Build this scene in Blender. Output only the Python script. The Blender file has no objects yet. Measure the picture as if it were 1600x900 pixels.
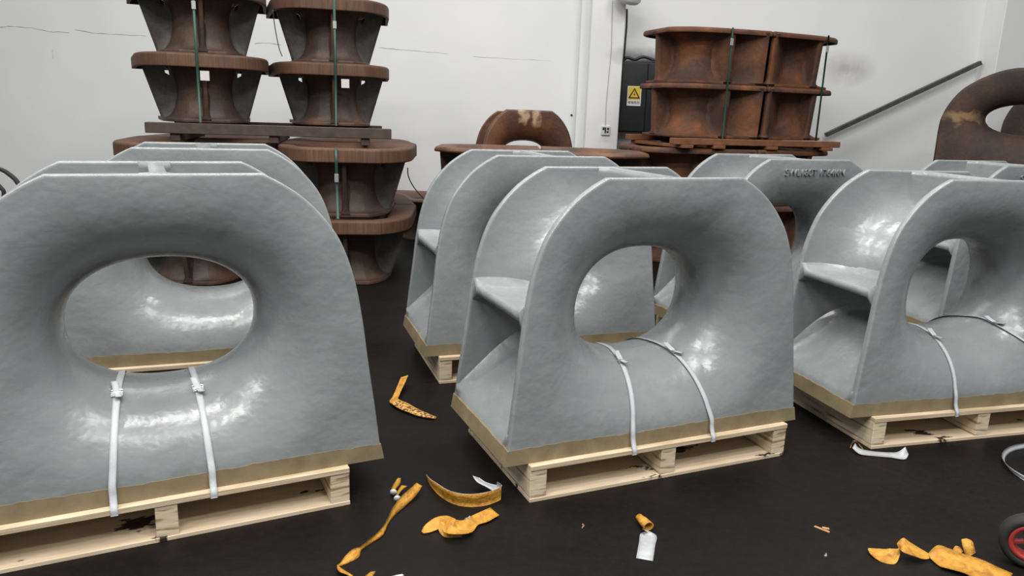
import bpy, bmesh, math, random
from mathutils import Vector, Matrix
random.seed(7)
S = bpy.context.scene
COL = S.collection
PI = math.pi

# ------------------------------------------------------------------ camera
CAM_H, PITCH, ROLL, FPX = 1.352, 0.2311, 0.0348, 1173.9
cp, sp, cr, sr = math.cos(PITCH), math.sin(PITCH), math.cos(ROLL), math.sin(ROLL)
R0, U0, FW = Vector((1, 0, 0)), Vector((0, sp, cp)), Vector((0, cp, -sp))
RX, UX = cr*R0 + sr*U0, -sr*R0 + cr*U0
cam = bpy.data.objects.new('camera', bpy.data.cameras.new('camera'))
COL.objects.link(cam)
m3 = Matrix((RX, UX, -FW)).transposed()
cam.matrix_world = Matrix.Translation((0, 0, CAM_H)) @ m3.to_4x4()
cam.data.sensor_width = 36; cam.data.lens = FPX*36/1600; cam.data.clip_start = .05
S.camera = cam

def ray(px, py):
    return FW + RX*((px-800)/FPX) - UX*((py-450)/FPX)
def on_floor(px, py, z=0.0):          # the point of the floor (or a level z) seen at a pixel
    d = ray(px, py); t = (z-CAM_H)/d.z
    return Vector((d.x*t, d.y*t, z))
def at_depth(px, py, Y):              # the point at distance Y seen at a pixel
    d = ray(px, py); t = Y/d.y
    return Vector((d.x*t, Y, CAM_H+d.z*t))

# ------------------------------------------------------------------ light
W = bpy.data.worlds.new('world'); S.world = W; W.use_nodes = True
bg = W.node_tree.nodes['Background']
bg.inputs[0].default_value = (.93, .97, 1, 1); bg.inputs[1].default_value = .25
def area(name, loc, sx, sy, power, target, col=(1, .98, .95)):
    l = bpy.data.lights.new(name, 'AREA'); l.shape = 'RECTANGLE'; l.size = sx; l.size_y = sy
    l.energy = power; l.color = col
    o = bpy.data.objects.new(name, l); COL.objects.link(o); o.location = loc
    o.rotation_euler = (Vector(target)-Vector(loc)).to_track_quat('-Z', 'Y').to_euler()
    return o
for lx in (-3.6, -.6, 2.4):
    for ly, pw in ((-1.6, 128), (.9, 98), (3.6, 72)):
        area('hall_light', (lx, ly, 5.6), 1.5, .30, pw, (lx, ly+.01, 0))
area('hall_light', (-.5, 7.0, 6.4), 11.0, .25, 165, (-.5, 7.0, 0))
S.view_settings.view_transform = 'Standard'; S.view_settings.look = 'None'
S.view_settings.gamma = 1; S.view_settings.use_curve_mapping = False
S.view_settings.exposure = 0.38

# ------------------------------------------------------------------ materials
def nt(name, rough=.5, metal=0.0):
    m = bpy.data.materials.new(name); m.use_nodes = True
    t = m.node_tree; b = t.nodes['Principled BSDF']
    b.inputs['Roughness'].default_value = rough; b.inputs['Metallic'].default_value = metal
    return m, t, b
def N(t, kind, **kw):
    n = t.nodes.new(kind)
    for k, v in kw.items(): setattr(n, k, v)
    return n
def coords(t, scale=(1, 1, 1), vary=True):
    tc = N(t, 'ShaderNodeTexCoord'); mp = N(t, 'ShaderNodeMapping'); mp.inputs['Scale'].default_value = scale
    t.links.new(tc.outputs['Object'], mp.inputs['Vector'])
    if vary:
        oi = N(t, 'ShaderNodeObjectInfo'); mu = N(t, 'ShaderNodeMath', operation='MULTIPLY'); mu.inputs[1].default_value = 37
        t.links.new(oi.outputs['Random'], mu.inputs[0]); t.links.new(mu.outputs[0], mp.inputs['Location'])
    return mp.outputs['Vector']
def noise(t, vec, scale, detail=4, rough=.6, dist=0):
    n = N(t, 'ShaderNodeTexNoise'); n.inputs['Scale'].default_value = scale
    n.inputs['Detail'].default_value = detail; n.inputs['Roughness'].default_value = rough
    n.inputs['Distortion'].default_value = dist
    t.links.new(vec, n.inputs['Vector']); return n.outputs['Fac']
def ramp(t, fac, stops):
    r = N(t, 'ShaderNodeValToRGB'); e = r.color_ramp.elements
    while len(e) < len(stops): e.new(.5)
    for el, (p, c) in zip(e, stops): el.position = p; el.color = (*c, 1) if len(c) == 3 else c
    t.links.new(fac, r.inputs['Fac']); return r.outputs['Color']
def bump(t, b, h, strength=.3, dist=.01, prev=None):
    n = N(t, 'ShaderNodeBump'); n.inputs['Strength'].default_value = strength; n.inputs['Distance'].default_value = dist
    t.links.new(h, n.inputs['Height'])
    if prev is not None: t.links.new(prev, n.inputs['Normal'])
    t.links.new(n.outputs['Normal'], b.inputs['Normal']); return n.outputs['Normal']
def mixc(t, fac, a, b, mode='MIX'):
    n = N(t, 'ShaderNodeMix', data_type='RGBA', blend_type=mode)
    if isinstance(fac, float): n.inputs[0].default_value = fac
    else: t.links.new(fac, n.inputs[0])
    for s, v in ((6, a), (7, b)):
        if isinstance(v, tuple): n.inputs[s].default_value = (*v, 1)
        else: t.links.new(v, n.inputs[s])
    return n.outputs[2]
M = {}
def simple(key, col, rough=.5, metal=0.0, var=0.0, scale=20):
    m, t, b = nt(key, rough, metal)
    if var:
        v = coords(t); f = noise(t, v, scale)
        c = ramp(t, f, [(.3, tuple(x*(1-var) for x in col)), (.7, tuple(min(1, x*(1+var)) for x in col))])
        t.links.new(c, b.inputs['Base Color']); bump(t, b, f, .2, .004)
    else: b.inputs['Base Color'].default_value = (*col, 1)
    M[key] = m; return m

# grey paint over rough casting
m, t, b = nt('grey_paint', .34); M['grey'] = m
v = coords(t)
f1 = noise(t, v, 2.2, 3); f2 = noise(t, v, 7, 3); f3 = noise(t, v, 70, 3)
vs = coords(t, (1, 1, 2.2)); f4 = noise(t, vs, 11, 5, .6, .5)
c = ramp(t, f1, [(.3, (.215, .232, .236)), (.7, (.268, .286, .290))])
c2 = ramp(t, f4, [(.35, (.92, .92, .92)), (.6, (1, 1, 1))])
t.links.new(mixc(t, 1.0, c, c2, 'MULTIPLY'), b.inputs['Base Color'])
rr = ramp(t, f2, [(.3, (.22,)*3), (.7, (.33,)*3)]); t.links.new(rr, b.inputs['Roughness'])
n1 = bump(t, b, f2, .30, .022); n2 = bump(t, b, f4, .16, .006, n1); bump(t, b, f3, .16, .002, n2)
b.inputs['Specular IOR Level'].default_value = .6
# khaki strip
m, t, b = nt('khaki_primer', .6); M['khaki'] = m
v = coords(t); f = noise(t, v, 14); c = ramp(t, f, [(.3, (.185, .142, .078)), (.7, (.265, .208, .120))])
t.links.new(c, b.inputs['Base Color']); bump(t, b, f, .3, .004)
# rust
def rust(key, dark, mid, bright, lo, hi, rough=.75):
    m, t, b = nt(key, rough); M[key] = m
    v = coords(t); f = noise(t, v, 3.0, 6, .62, .3); g = noise(t, v, 38, 4, .7)
    c = ramp(t, f, [(lo, dark), ((lo+hi)/2, mid), (hi, bright)])
    c2 = ramp(t, g, [(.3, (.72, .70, .68)), (.62, (1, 1, 1))])
    t.links.new(mixc(t, 1.0, c, c2, 'MULTIPLY'), b.inputs['Base Color'])
    bump(t, b, g, .45, .006)
rust('rust_brown', (.050, .033, .026), (.085, .050, .034), (.150, .072, .034), .35, .72, .55)
rust('rust_orange', (.062, .030, .020), (.150, .056, .022), (.330, .105, .028), .40, .76)
rust('rust_dark', (.030, .022, .018), (.060, .034, .024), (.105, .050, .028), .35, .7)
rust('rust_patchy', (.065, .032, .020), (.120, .050, .026), (.200, .085, .040), .35, .66, .5)
rust('mill_scale', (.070, .062, .055), (.125, .112, .098), (.220, .195, .160), .40, .75, .5)
def spots(key, src, name, lst, col):
    m = M[src].copy(); m.name = name; M[key] = m; t = m.node_tree; b = t.nodes['Principled BSDF']
    base = b.inputs['Base Color'].links[0].from_socket; tc = N(t, 'ShaderNodeTexCoord').outputs['Object']
    for (cx, cz, rx, rz) in lst:
        mp = N(t, 'ShaderNodeMapping'); mp.inputs['Scale'].default_value = (1/rx, 0, 1/rz); mp.inputs['Location'].default_value = (-cx/rx, 0, -cz/rz)
        nz = N(t, 'ShaderNodeTexNoise'); nz.inputs['Scale'].default_value = 9; nz.inputs['Detail'].default_value = 5; t.links.new(tc, nz.inputs['Vector'])
        wob = N(t, 'ShaderNodeVectorMath', operation='MULTIPLY_ADD'); wob.inputs[1].default_value = (.22, .22, .22); wob.inputs[2].default_value = (-.11, -.11, -.11)
        t.links.new(nz.outputs['Color'], wob.inputs[0]); ad = N(t, 'ShaderNodeVectorMath', operation='ADD'); t.links.new(tc, ad.inputs[0]); t.links.new(wob.outputs[0], ad.inputs[1])
        t.links.new(ad.outputs[0], mp.inputs['Vector']); g = N(t, 'ShaderNodeTexGradient', gradient_type='SPHERICAL'); t.links.new(mp.outputs[0], g.inputs[0])
        mu = N(t, 'ShaderNodeMath', operation='MULTIPLY'); t.links.new(g.outputs['Fac'], mu.inputs[0]); t.links.new(noise(t, tc, 16, 4), mu.inputs[1])
        base = mixc(t, ramp(t, mu.outputs[0], [(.06, (0,)*3), (.34, (.8,)*3)]), base, col)
    t.links.new(base, b.inputs['Base Color'])
spots('rust_dark_patch', 'rust_dark', 'rust_dark_worn', [(-.54, .50, .22, .075), (.02, .84, .06, .10)], (.32, .20, .10))
spots('rust_cream', 'rust_patchy', 'rust_with_cream_patches', [(-.07, .94, .07, .10), (.07, .92, .075, .12)], (.55, .40, .24))
# streaked rust of the thick rims: narrow vertical runs
m, t, b = nt('rust_streaked', .7); M['rim'] = m
v = coords(t, (1, 1, .06)); f = noise(t, v, 80, 3, .7); g = noise(t, coords(t), 5, 4)
c = ramp(t, f, [(.30, (.070, .036, .022)), (.5, (.112, .054, .029)), (.75, (.165, .078, .036))])
c2 = ramp(t, g, [(.3, (.65, .62, .62)), (.7, (1, 1, 1))])
t.links.new(mixc(t, 1.0, c, c2, 'MULTIPLY'), b.inputs['Base Color']); bump(t, b, f, .4, .004)
# plywood (deck) and laminated blocks
m, t, b = nt('plywood', .62); M['ply'] = m
v = coords(t, (1, 7, 7)); f = noise(t, v, 4, 5, .6, .5); c = ramp(t, f, [(.3, (.54, .42, .28)), (.7, (.70, .58, .42))])
k = noise(t, coords(t, (1, 1.6, 1)), 4.6, 5, .6, .2); kk = ramp(t, k, [(.365, (.045, .028, .020)), (.385, (1, 1, 1))])
t.links.new(mixc(t, 1.0, c, kk, 'MULTIPLY'), b.inputs['Base Color'])
m, t, b = nt('plywood_deck', .62); M['deck'] = m
v = coords(t, (1, 6, 60)); f = noise(t, v, 4, 4, .6, .3); c = ramp(t, f, [(.35, (.42, .31, .18)), (.6, (.66, .54, .38))])
t.links.new(c, b.inputs['Base Color']); bump(t, b, f, .3, .002)
m, t, b = nt('laminated_wood', .65); M['lvl'] = m
v = coords(t, (1, .5, 9), False); f = noise(t, v, 7.5, 4, .55, .4)
c = ramp(t, f, [(.38, (.30, .20, .11)), (.47, (.60, .49, .34)), (.62, (.70, .59, .43))])
t.links.new(c, b.inputs['Base Color']); bump(t, b, f, .5, .003)
# wall paint with faint dirt, soot by the electric box, a smudge right of the orange stack
m, t, b = nt('white_wall_paint', .75); M['wall'] = m
tc = N(t, 'ShaderNodeTexCoord').outputs['Object']
f = noise(t, tc, .8, 4); col = ramp(t, f, [(.3, (.755, .765, .76)), (.7, (.815, .82, .81))])
def spot(cx, cz, rx, rz, dark, col):
    mp = N(t, 'ShaderNodeMapping'); mp.inputs['Scale'].default_value = (1/rx, 0, 1/rz)
    mp.inputs['Location'].default_value = (-cx/rx, 0, -cz/rz); t.links.new(tc, mp.inputs['Vector'])
    g = N(t, 'ShaderNodeTexGradient', gradient_type='SPHERICAL'); t.links.new(mp.outputs[0], g.inputs[0])
    nz = noise(t, tc, 6, 5); mu = N(t, 'ShaderNodeMath', operation='MULTIPLY'); t.links.new(g.outputs['Fac'], mu.inputs[0]); t.links.new(nz, mu.inputs[1])
    return mixc(t, ramp(t, mu.outputs[0], [(.05, (0,)*3), (.5, (1,)*3)]), col, dark)
pa = at_depth(1010, 92, 9.0); pb = at_depth(1320, 108, 9.0); pc = at_depth(945, 218, 9.0)
col = spot(pa.x, pa.z, .60, .16, (.10, .10, .10), col)
col = spot(pb.x, pb.z, .45, .25, (.52, .50, .46), col)
t.links.new(col, b.inputs['Base Color']); bump(t, b, noise(t, tc, 25, 3), .12, .004)
# floor
m, t, b = nt('dark_oily_floor', .5); M['floor'] = m; b.inputs['Specular IOR Level'].default_value = .12
tc = N(t, 'ShaderNodeTexCoord').outputs['Object']
f = noise(t, tc, 1.1, 6, .6, .4); g = noise(t, tc, 30, 5, .7)
c = ramp(t, f, [(.3, (.0048, .0041, .0039)), (.7, (.0112, .0090, .0082))])
c2 = ramp(t, g, [(.35, (.7, .7, .7)), (.7, (1.2, 1.15, 1.12))])
t.links.new(mixc(t, 1.0, c, c2, 'MULTIPLY'), b.inputs['Base Color'])
t.links.new(ramp(t, f, [(.3, (.42,)*3), (.7, (.62,)*3)]), b.inputs['Roughness']); bump(t, b, g, .35, .003)
m, t, b = nt('yellow_tape', .42); M['yellow_tape'] = m
v = coords(t); f = noise(t, v, 26, 4, .6, .8); t.links.new(ramp(t, f, [(.3, (.33, .13, .014)), (.5, (.52, .245, .026)), (.75, (.62, .33, .045))]), b.inputs['Base Color'])
bump(t, b, noise(t, v, 40, 5, .7, 1.5), .9, .008)
simple('tape_back', (.42, .43, .44), .5, 0, .15, 20)
simple('silver_tape', (.36, .37, .38), .35, 0, .2, 25)
simple('white_strap', (.52, .54, .56), .38, 0, .06, 200)
simple('galvanized_wire', (.42, .50, .47), .3, .8)
simple('green_strap', (.010, .050, .030), .45)
simple('strap_seal', (.55, .57, .55), .3, .7)
simple('black_plastic', (.012, .012, .013), .45)
simple('electric_box', (.020, .020, .022), .42, 0, .2, 6)
simple('sign_white', (.78, .78, .74), .5)
simple('sign_yellow', (.80, .56, .05), .5)
simple('sign_black', (.01, .01, .01), .5)
simple('lamp_white', (.72, .73, .72), .4)
simple('socket_white', (.62, .63, .60), .45)
simple('galvanized', (.17, .18, .18), .45, .5, .2, 15)
simple('bar_steel', (.085, .078, .076), .5, .3, .3, 15)
simple('rubber', (.014, .014, .014), .75, 0, .2, 30)
simple('red_paint', (.33, .035, .030), .45)
simple('crack', (.33, .33, .32), .9)
simple('timber', (.060, .040, .030), .8, 0, .3, 12)
simple('timber_orange', (.19, .075, .03), .8, 0, .3, 12)
simple('paper', (.58, .56, .53), .7)
simple('wood_chip', (.42, .24, .10), .7)
simple('cable_grey', (.45, .46, .45), .6)
# speckled tape: yellow with brown blots
m, t, b = nt('blotched_tape', .5); M['blotch'] = m
k = noise(t, coords(t), 90, 2, .5); t.links.new(ramp(t, k, [(.46, (.56, .32, .07)), (.54, (.10, .035, .015))]), b.inputs['Base Color'])

# ------------------------------------------------------------------ helpers
def link(name, me, parent=None, mats=(), smooth=None):
    if smooth is not None:
        for p in me.polygons: p.use_smooth = smooth
    for mm in mats: me.materials.append(M[mm] if isinstance(mm, str) else mm)
    o = bpy.data.objects.new(name, me); COL.objects.link(o)
    if parent: o.parent = parent
    return o
def mesh(name, verts, faces, mi=None):
    me = bpy.data.meshes.new(name); me.from_pydata([tuple(v) for v in verts], [], faces)
    if mi:
        for p, i in zip(me.polygons, mi): p.material_index = i
    bm = bmesh.new(); bm.from_mesh(me); bmesh.ops.recalc_face_normals(bm, faces=bm.faces); bm.to_mesh(me); bm.free()
    me.update(); return me
def tag(o, label, cat=None, group=None, kind=None):
    if label: o['label'] = label
    if cat: o['category'] = cat
    if group: o['group'] = group
    if kind: o['kind'] = kind
    return o
def empty(name, loc, rz=0, label=None, cat=None, group=None):
    o = bpy.data.objects.new(name, None); COL.objects.link(o); o.location = loc; o.rotation_euler = (0, 0, rz)
    o.empty_display_size = .1
    return tag(o, label, cat, group)
def box_bm(bm, x0, x1, y0, y1, z0, z1, mat=Matrix()):
    vs = [bm.verts.new(mat @ Vector(p)) for p in ((x0,y0,z0),(x1,y0,z0),(x1,y1,z0),(x0,y1,z0),(x0,y0,z1),(x1,y0,z1),(x1,y1,z1),(x0,y1,z1))]
    for f in ((0,3,2,1),(4,5,6,7),(0,1,5,4),(1,2,6,5),(2,3,7,6),(3,0,4,7)): bm.faces.new([vs[i] for i in f])
def bm_mesh(bm, name, bevel=0.0, seg=2):
    if bevel: bmesh.ops.bevel(bm, geom=bm.edges[:], offset=bevel, segments=seg, affect='EDGES', profile=.5)
    bmesh.ops.recalc_face_normals(bm, faces=bm.faces)
    me = bpy.data.meshes.new(name); bm.to_mesh(me); bm.free(); return me
def box(name, x0, x1, y0, y1, z0, z1, mat, parent=None, bevel=.003, M4=Matrix()):
    bm = bmesh.new(); box_bm(bm, x0, x1, y0, y1, z0, z1, M4)
    return link(name, bm_mesh(bm, name, bevel, 1), parent, [mat])
def tube_mesh(name, pts, r, n=8, closed=False):
    pts = [Vector(p) for p in pts]; V = []; F = []; k = len(pts); prev = None
    for i, p in enumerate(pts):
        a = pts[i-1] if (i or closed) else p; c = pts[(i+1) % k] if (i < k-1 or closed) else p
        tn = (c-a).normalized()
        if prev is None: prev = tn.orthogonal().normalized()
        u = (prev-tn*prev.dot(tn)).normalized(); prev = u; w = tn.cross(u)
        rr = r[i] if isinstance(r, (list, tuple)) else r
        V += [p+(u*math.cos(2*PI*j/n)+w*math.sin(2*PI*j/n))*rr for j in range(n)]
    for i in range(k if closed else k-1):
        for j in range(n):
            a, b_ = i*n+j, i*n+(j+1) % n; c, d = ((i+1) % k)*n+(j+1) % n, ((i+1) % k)*n+j
            F.append((a, b_, c, d))
    if not closed: F += [tuple(range(n)), tuple((k-1)*n+j for j in range(n))]
    return mesh(name, V, F)
def catmull(pts, sub=6, closed=False):
    P = [Vector(p) for p in pts]; out = []; n = len(P)
    for i in range(n if closed else n-1):
        p0 = P[i-1] if (i or closed) else P[0]; p1 = P[i]; p2 = P[(i+1) % n]; p3 = P[(i+2) % n] if (closed or i+2 < n) else P[-1]
        for j in range(sub):
            u = j/sub
            out.append(.5*((2*p1)+(p2-p0)*u+(2*p0-5*p1+4*p2-p3)*u*u+(3*p1-p0-3*p2+p3)*u**3))
    if not closed: out.append(P[-1])
    return out
def ribbon(name, stations, mats, parent=None, thick=.0012, sub=5):
    # stations: (position, half width vector)
    c = catmull([s[0] for s in stations], sub); w = catmull([s[1] for s in stations], sub)
    V = []; F = []; mi = []; k = len(c); K = 3
    for i in range(k):
        tn = (c[min(i+1, k-1)]-c[max(i-1, 0)]).normalized(); nn = -tn.cross(w[i]).normalized()
        for s in (1, -1):
            for j in range(K+1):
                q = -1+2*j/K
                V.append(c[i]+w[i]*q+nn*s*thick/2)
    r = 2*(K+1)
    for i in range(k-1):
        for s in (0, 1):
            for j in range(K):
                a = i*r+s*(K+1)+j; F.append((a, a+1, a+r+1, a+r)); mi.append(s if len(mats) > 1 else 0)
        for j in (0, K):
            a = i*r+j; F.append((a, a+r, a+r+K+1, a+K+1)); mi.append(0)
    for i in (0, k-1):
        for j in range(K): a = i*r+j; F.append((a, a+1, a+K+2, a+K+1)); mi.append(0)
    me = bpy.data.meshes.new(name); me.from_pydata([tuple(v) for v in V], [], F)
    for p, i in zip(me.polygons, mi): p.material_index = i; p.use_smooth = True
    me.update(); return link(name, me, parent, mats)

# ------------------------------------------------------------------ the Panama chock
SIDE = [(.655, 0), (.644, .055), (.630, .18), (.608, .36), (.590, .52), (.565, .66), (.526, .775), (.475, .855), (.412, .922), (.345, .970), (.288, 1.0)]
class Chock:
    """Two flared faces joined by an oval throat. Local x across, y along the throat (front = -y), z up."""
    def __init__(s, D=.2935, Dt=.2586, a=.285, b=.208, cz=.502, t=.028, sx=1.0, sz=1.0, rear=1.0, lip=0.0, lipr=0.0, dens=1, rear_lip=0.0, cx=0.0, Rf=.33, side=None):
        s.cx, s.Rf, s.tab = cx, Rf, {}
        s.D, s.Dt, s.a, s.b, s.cz, s.t, s.lip, s.lipr, s.rear_lip = D, Dt, a, b, cz, t, lip, lipr, rear_lip
        s.rear = rear; s.sx, s.sz = sx, sz
        side = [(p.x, p.y) for p in catmull([(x*sx, z*sz, 0) for x, z in (side or SIDE)], 3*dens)]
        nb, ntp = 22*dens, 10*dens
        out = [(-side[0][0]+2*side[0][0]*i/nb, 0.0) for i in range(nb)]
        out += side
        tx, tz = side[-1]
        out += [(tx-2*tx*i/ntp, tz) for i in range(1, ntp)]
        out += [(-x, z) for x, z in reversed(side)][:-1]
        s.out = out; s.H = sz; s.nb = nb; s.iside = nb; s.nside = len(side)
        s.NA = 9*dens
    def rays(s):
        for (x, z) in s.out: yield s.ray_for(x, z)
    def throat(s, x, z):
        dx, dz = x-s.cx, z-s.cz; L0 = math.hypot(dx, dz) or 1e-6; ux, uz = dx/L0, dz/L0
        r = (abs(ux/s.a)**2.2+abs(uz/s.b)**2.2)**(-1/2.2)
        return (s.cx+ux*r, s.cz+uz*r)
    def ray_for(s, x, z, rear=False):
        k = s.rear if rear else 1.0
        T = s.throat(x, z); zz = z if z < .02 else z*(k*.5+.5)
        P = (x*k, zz); return T, P, math.hypot(P[0]-T[0], P[1]-T[1])
    def Dz(s, z): return s.D+(s.Dt-s.D)*min(1, max(0, z/s.H))
    def lf(s, L): q = L*.90; return q*(1+(q/s.Rf)**8)**(-1/8)
    def gy(s, r, L, z, h=0.0):                         # half depth of the (mid) sheet at distance r from the throat
        Lf = s.lf(L); D = s.Dz(z)
        if r >= Lf: return D-h
        q = min(1, (Lf-r)/(Lf-h)); n = 2.1
        return (D-h)*max(0, 1-q**n)**(1/n)
    def Lat(s, x, z, rear=False):                      # distance throat -> outline in the direction of (x, z)
        if not s.tab:
            for rr in (False, True):
                t = []
                for (px, pz) in s.out:
                    T, P, L = s.ray_for(px, pz, rr); t.append((math.atan2(P[1]-s.cz, P[0]-s.cx), L))
                s.tab[rr] = sorted(t)
        a = math.atan2(z-s.cz, x-s.cx); t = s.tab[rear]
        lo, hi = 0, len(t)-1
        if a <= t[0][0] or a >= t[-1][0]: return t[0][1]
        while hi-lo > 1:
            m_ = (lo+hi)//2
            if t[m_][0] <= a: lo = m_
            else: hi = m_
        u = (a-t[lo][0])/max(1e-9, t[hi][0]-t[lo][0]); return t[lo][1]*(1-u)+t[hi][1]*u
    def prof(s, x, z, rear=False):
        """2-D profile (r, y>=0) from the throat outwards incl. lip, with inward normals"""
        T, P, L = s.ray_for(x, z, rear); pts = []; Lf = s.lf(L); n = 2.1
        zat = lambda r: T[1]+(P[1]-T[1])*r/L
        for i in range(s.NA+1):
            al = PI/2*i/s.NA; r = Lf*(1-math.cos(al)**(2/n))
            pts.append((r, s.Dz(zat(r))*math.sin(al)**(2/n)))
        for q in (.34, .67, 1.0): r = Lf+(L-Lf)*q; pts.append((r, s.Dz(zat(r))))
        D = pts[-1][1]
        lip, rr = (s.rear_lip, s.lipr) if rear else (s.lip, s.lipr)
        if rr and (lip or not rear):
            for i in range(1, 5):
                al = PI/2*(1-i/4); pts.append((L+rr*math.cos(al), D-rr+rr*math.sin(al)))
            if lip > rr: pts += [(L+rr, D-rr-(lip-rr)*.5), (L+rr, D-lip)]
        nr = []
        for i in range(len(pts)):
            p0 = pts[max(0, i-1)]; p1 = pts[min(len(pts)-1, i+1)]
            dx, dy = p1[0]-p0[0], p1[1]-p0[1]
            if i == 0: dx, dy = 0, 1
            if i == len(pts)-1 and not lip: dx, dy = 1, 0
            l = math.hypot(dx, dy) or 1; nr.append((dy/l, -dx/l))
        return T, P, L, pts, nr
    def loop(s, x, z):
        t = s.t; b = .0045; surf = []; off = []
        T, PF, LF, pf, nf = s.prof(x, z, False); _, PR, LR, pr, nr = s.prof(x, z, True)
        e = ((PF[0]-T[0])/LF, (PF[1]-T[1])/LF); er = ((PR[0]-T[0])/LR, (PR[1]-T[1])/LR)
        F = [(p, n, -1, e) for p, n in zip(pf, nf)]; R = [(p, n, 1, er) for p, n in zip(pr, nr)]
        def pt(q, off, back=0.0, tan=(0, 0)):
            (p, n, sg, ee) = q; r = p[0]+n[0]*off-tan[0]*back; y = (p[1]+n[1]*off-tan[1]*back)
            return (T[0]+ee[0]*r, sg*y, T[1]+ee[1]*r)
        def cap(q):
            n = q[1]; tn = (-n[1], n[0])
            a1 = [pt(q, 0, 2.6*b, tn), pt(q, 0, b, tn), pt(q, b), pt(q, t-b), pt(q, t, b, tn), pt(q, t, 2.6*b, tn)]
            return a1
        res = []
        A = F[::-1][1:]+R[1:-1]                       # visible skin, front edge -> throat -> rear edge
        res += [pt(q, 0) for q in A]
        res += cap(R[-1])
        B = R[::-1][1:]+F[1:-1]
        for q in B: res.append(pt(q, t))
        res += cap(F[-1])[::-1]
        return res
    def horn(s, name, parent, mats, mfun=None):
        V = []; F = []; mi = []; rings = [s.loop(x, z) for x, z in s.out]; k = len(rings[0]); n = len(rings)
        for r in rings: V += r
        for i in range(n):
            for j in range(k):
                F.append((i*k+j, ((i+1) % n)*k+j, ((i+1) % n)*k+(j+1) % k, i*k+(j+1) % k))
                mi.append(mfun(j, k) if mfun else 0)
        V = [s.X @ Vector(v) for v in V]
        o = link(name, mesh(name, V, F, mi), parent, mats, True)
        wn = o.modifiers.new('weighted_normal', 'WEIGHTED_NORMAL'); wn.weight = 100; return o
    def web(s, name, parent, mat, x, z, t=.026, hole=None, fil=.03, e_min=.05, m=10, clampx=None, via=None):
        """a flat stiffening web between the two flares along the ray to outline point (x, z)"""
        h = s.t*.5; T = s.throat(*(via or (x, z))); rd = Vector((T[0]-s.cx, T[1]-s.cz)).normalized()
        B = (T[0]+rd.x*h*1.02, T[1]+rd.y*h*1.02)
        _, PR, _ = s.ray_for(x, z, True)
        dx, dz = x-B[0], z-B[1]; dl = math.hypot(dx, dz); e = Vector((dx/dl, 0, dz/dl)); pd = Vector((-e.z, 0, e.x))
        NA = s.NA; rows = []
        for i in range(NA+1):
            u = 1-math.cos(PI/2*i/NA); pr_ = []
            for sg, E in ((-1, (x, z)), (1, PR)):
                X, Z = B[0]+(E[0]-B[0])*u, B[1]+(E[1]-B[1])*u
                Tq = s.throat(X, Z); r = math.hypot(X-Tq[0], Z-Tq[1])
                pr_.append(Vector((X, sg*s.gy(r, s.Lat(X, Z, sg > 0), Z, h), Z)))
            rows.append(tuple(pr_))
        bd = [q[0] for q in rows]+[q[1] for q in rows]
        V = []; F = []
        def dist(p):
            d = 9
            for seg in (0, 1):
                for i in range(NA):
                    a, c = rows[i][seg], rows[i+1][seg]; ac = c-a; u = max(0, min(1, (p-a).dot(ac)/max(ac.dot(ac), 1e-9)))
                    d = min(d, (p-a-ac*u).length)
            return max(0, d-h)
        for i in range(NA+1):
            for sg in (1, -1):
                for j in range(m+1):
                    u = .5-.5*math.cos(PI*j/m); p = rows[i][0].lerp(rows[i][1], u)
                    d = dist(p); ex = fil-math.sqrt(max(0, fil*fil-(fil-d)**2)) if d < fil else 0
                    V.append(p+pd*sg*(t/2+ex))
        r = 2*(m+1)
        def skip(i, j): return hole and (i, j) in hole
        for i in range(NA):
            for j in range(m):
                if skip(i, j): continue
                a = i*r+j; c = a+m+1
                F.append((a, a+1, a+r+1, a+r)); F.append((c, c+1, c+r+1, c+r))
                for (di, dj, q) in ((1, 0, (a+r, a+r+1, c+r+1, c+r)), (-1, 0, (a, a+1, c+1, c)), (0, 1, (a+1, a+r+1, c+r+1, c+1)), (0, -1, (a, a+r, c+r, c))):
                    ii, jj = i+di, j+dj
                    if ii == NA or (hole and (ii, jj) in hole) or ii < 0 or jj < 0 or jj >= m: F.append(q)
        if clampx:
            V = [Vector((max(-clampx, min(clampx, v.x)), v.y, max(.010, v.z))) for v in V]
        V = [s.X @ Vector(v) for v in V]
        me = mesh(name, V, F); o = link(name, me, parent, [mat], True)
        o.modifiers.new('w', 'WEIGHTED_NORMAL')
        return o
    def surf(s, P, al):                                # point of the front/rear skin for outline point P, angle al (<0 front)
        T, Q, L = s.ray_for(*P); a = abs(al); sg = -1 if al < 0 else 1; n = 2.1; Lf = s.lf(L)
        r = Lf*(1-max(0, math.cos(a))**(2/n)); e = ((Q[0]-T[0])/L, (Q[1]-T[1])/L)
        if a > PI/2-.03: r = L*.985
        z = T[1]+e[1]*r
        return Vector((T[0]+e[0]*r, sg*s.gy(r, L, z), z))
    def surf_at_x(s, x, al):
        lo, hi = -s.sx*.64, s.sx*.64
        for _ in range(30):
            mid = (lo+hi)/2
            if s.surf((mid, 0), al).x < x: lo = mid
            else: hi = mid
        return s.surf(((lo+hi)/2, 0), al)

def text_mesh(body, size, extrude, font=None):
    cu = bpy.data.curves.new('text', 'FONT'); cu.body = body; cu.size = size; cu.extrude = extrude
    cu.align_x = 'CENTER'; cu.align_y = 'CENTER'; cu.bevel_depth = 0; cu.resolution_u = 3
    o = bpy.data.objects.new('text', cu); COL.objects.link(o)
    dg = bpy.context.evaluated_depsgraph_get(); me = bpy.data.meshes.new_from_object(o.evaluated_get(dg))
    bpy.data.objects.remove(o); return me

def copy_tree(o, parent=None):
    c = o.copy(); COL.objects.link(c); c.parent = parent
    for ch in list(o.children): copy_tree(ch, c)
    return c

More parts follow.
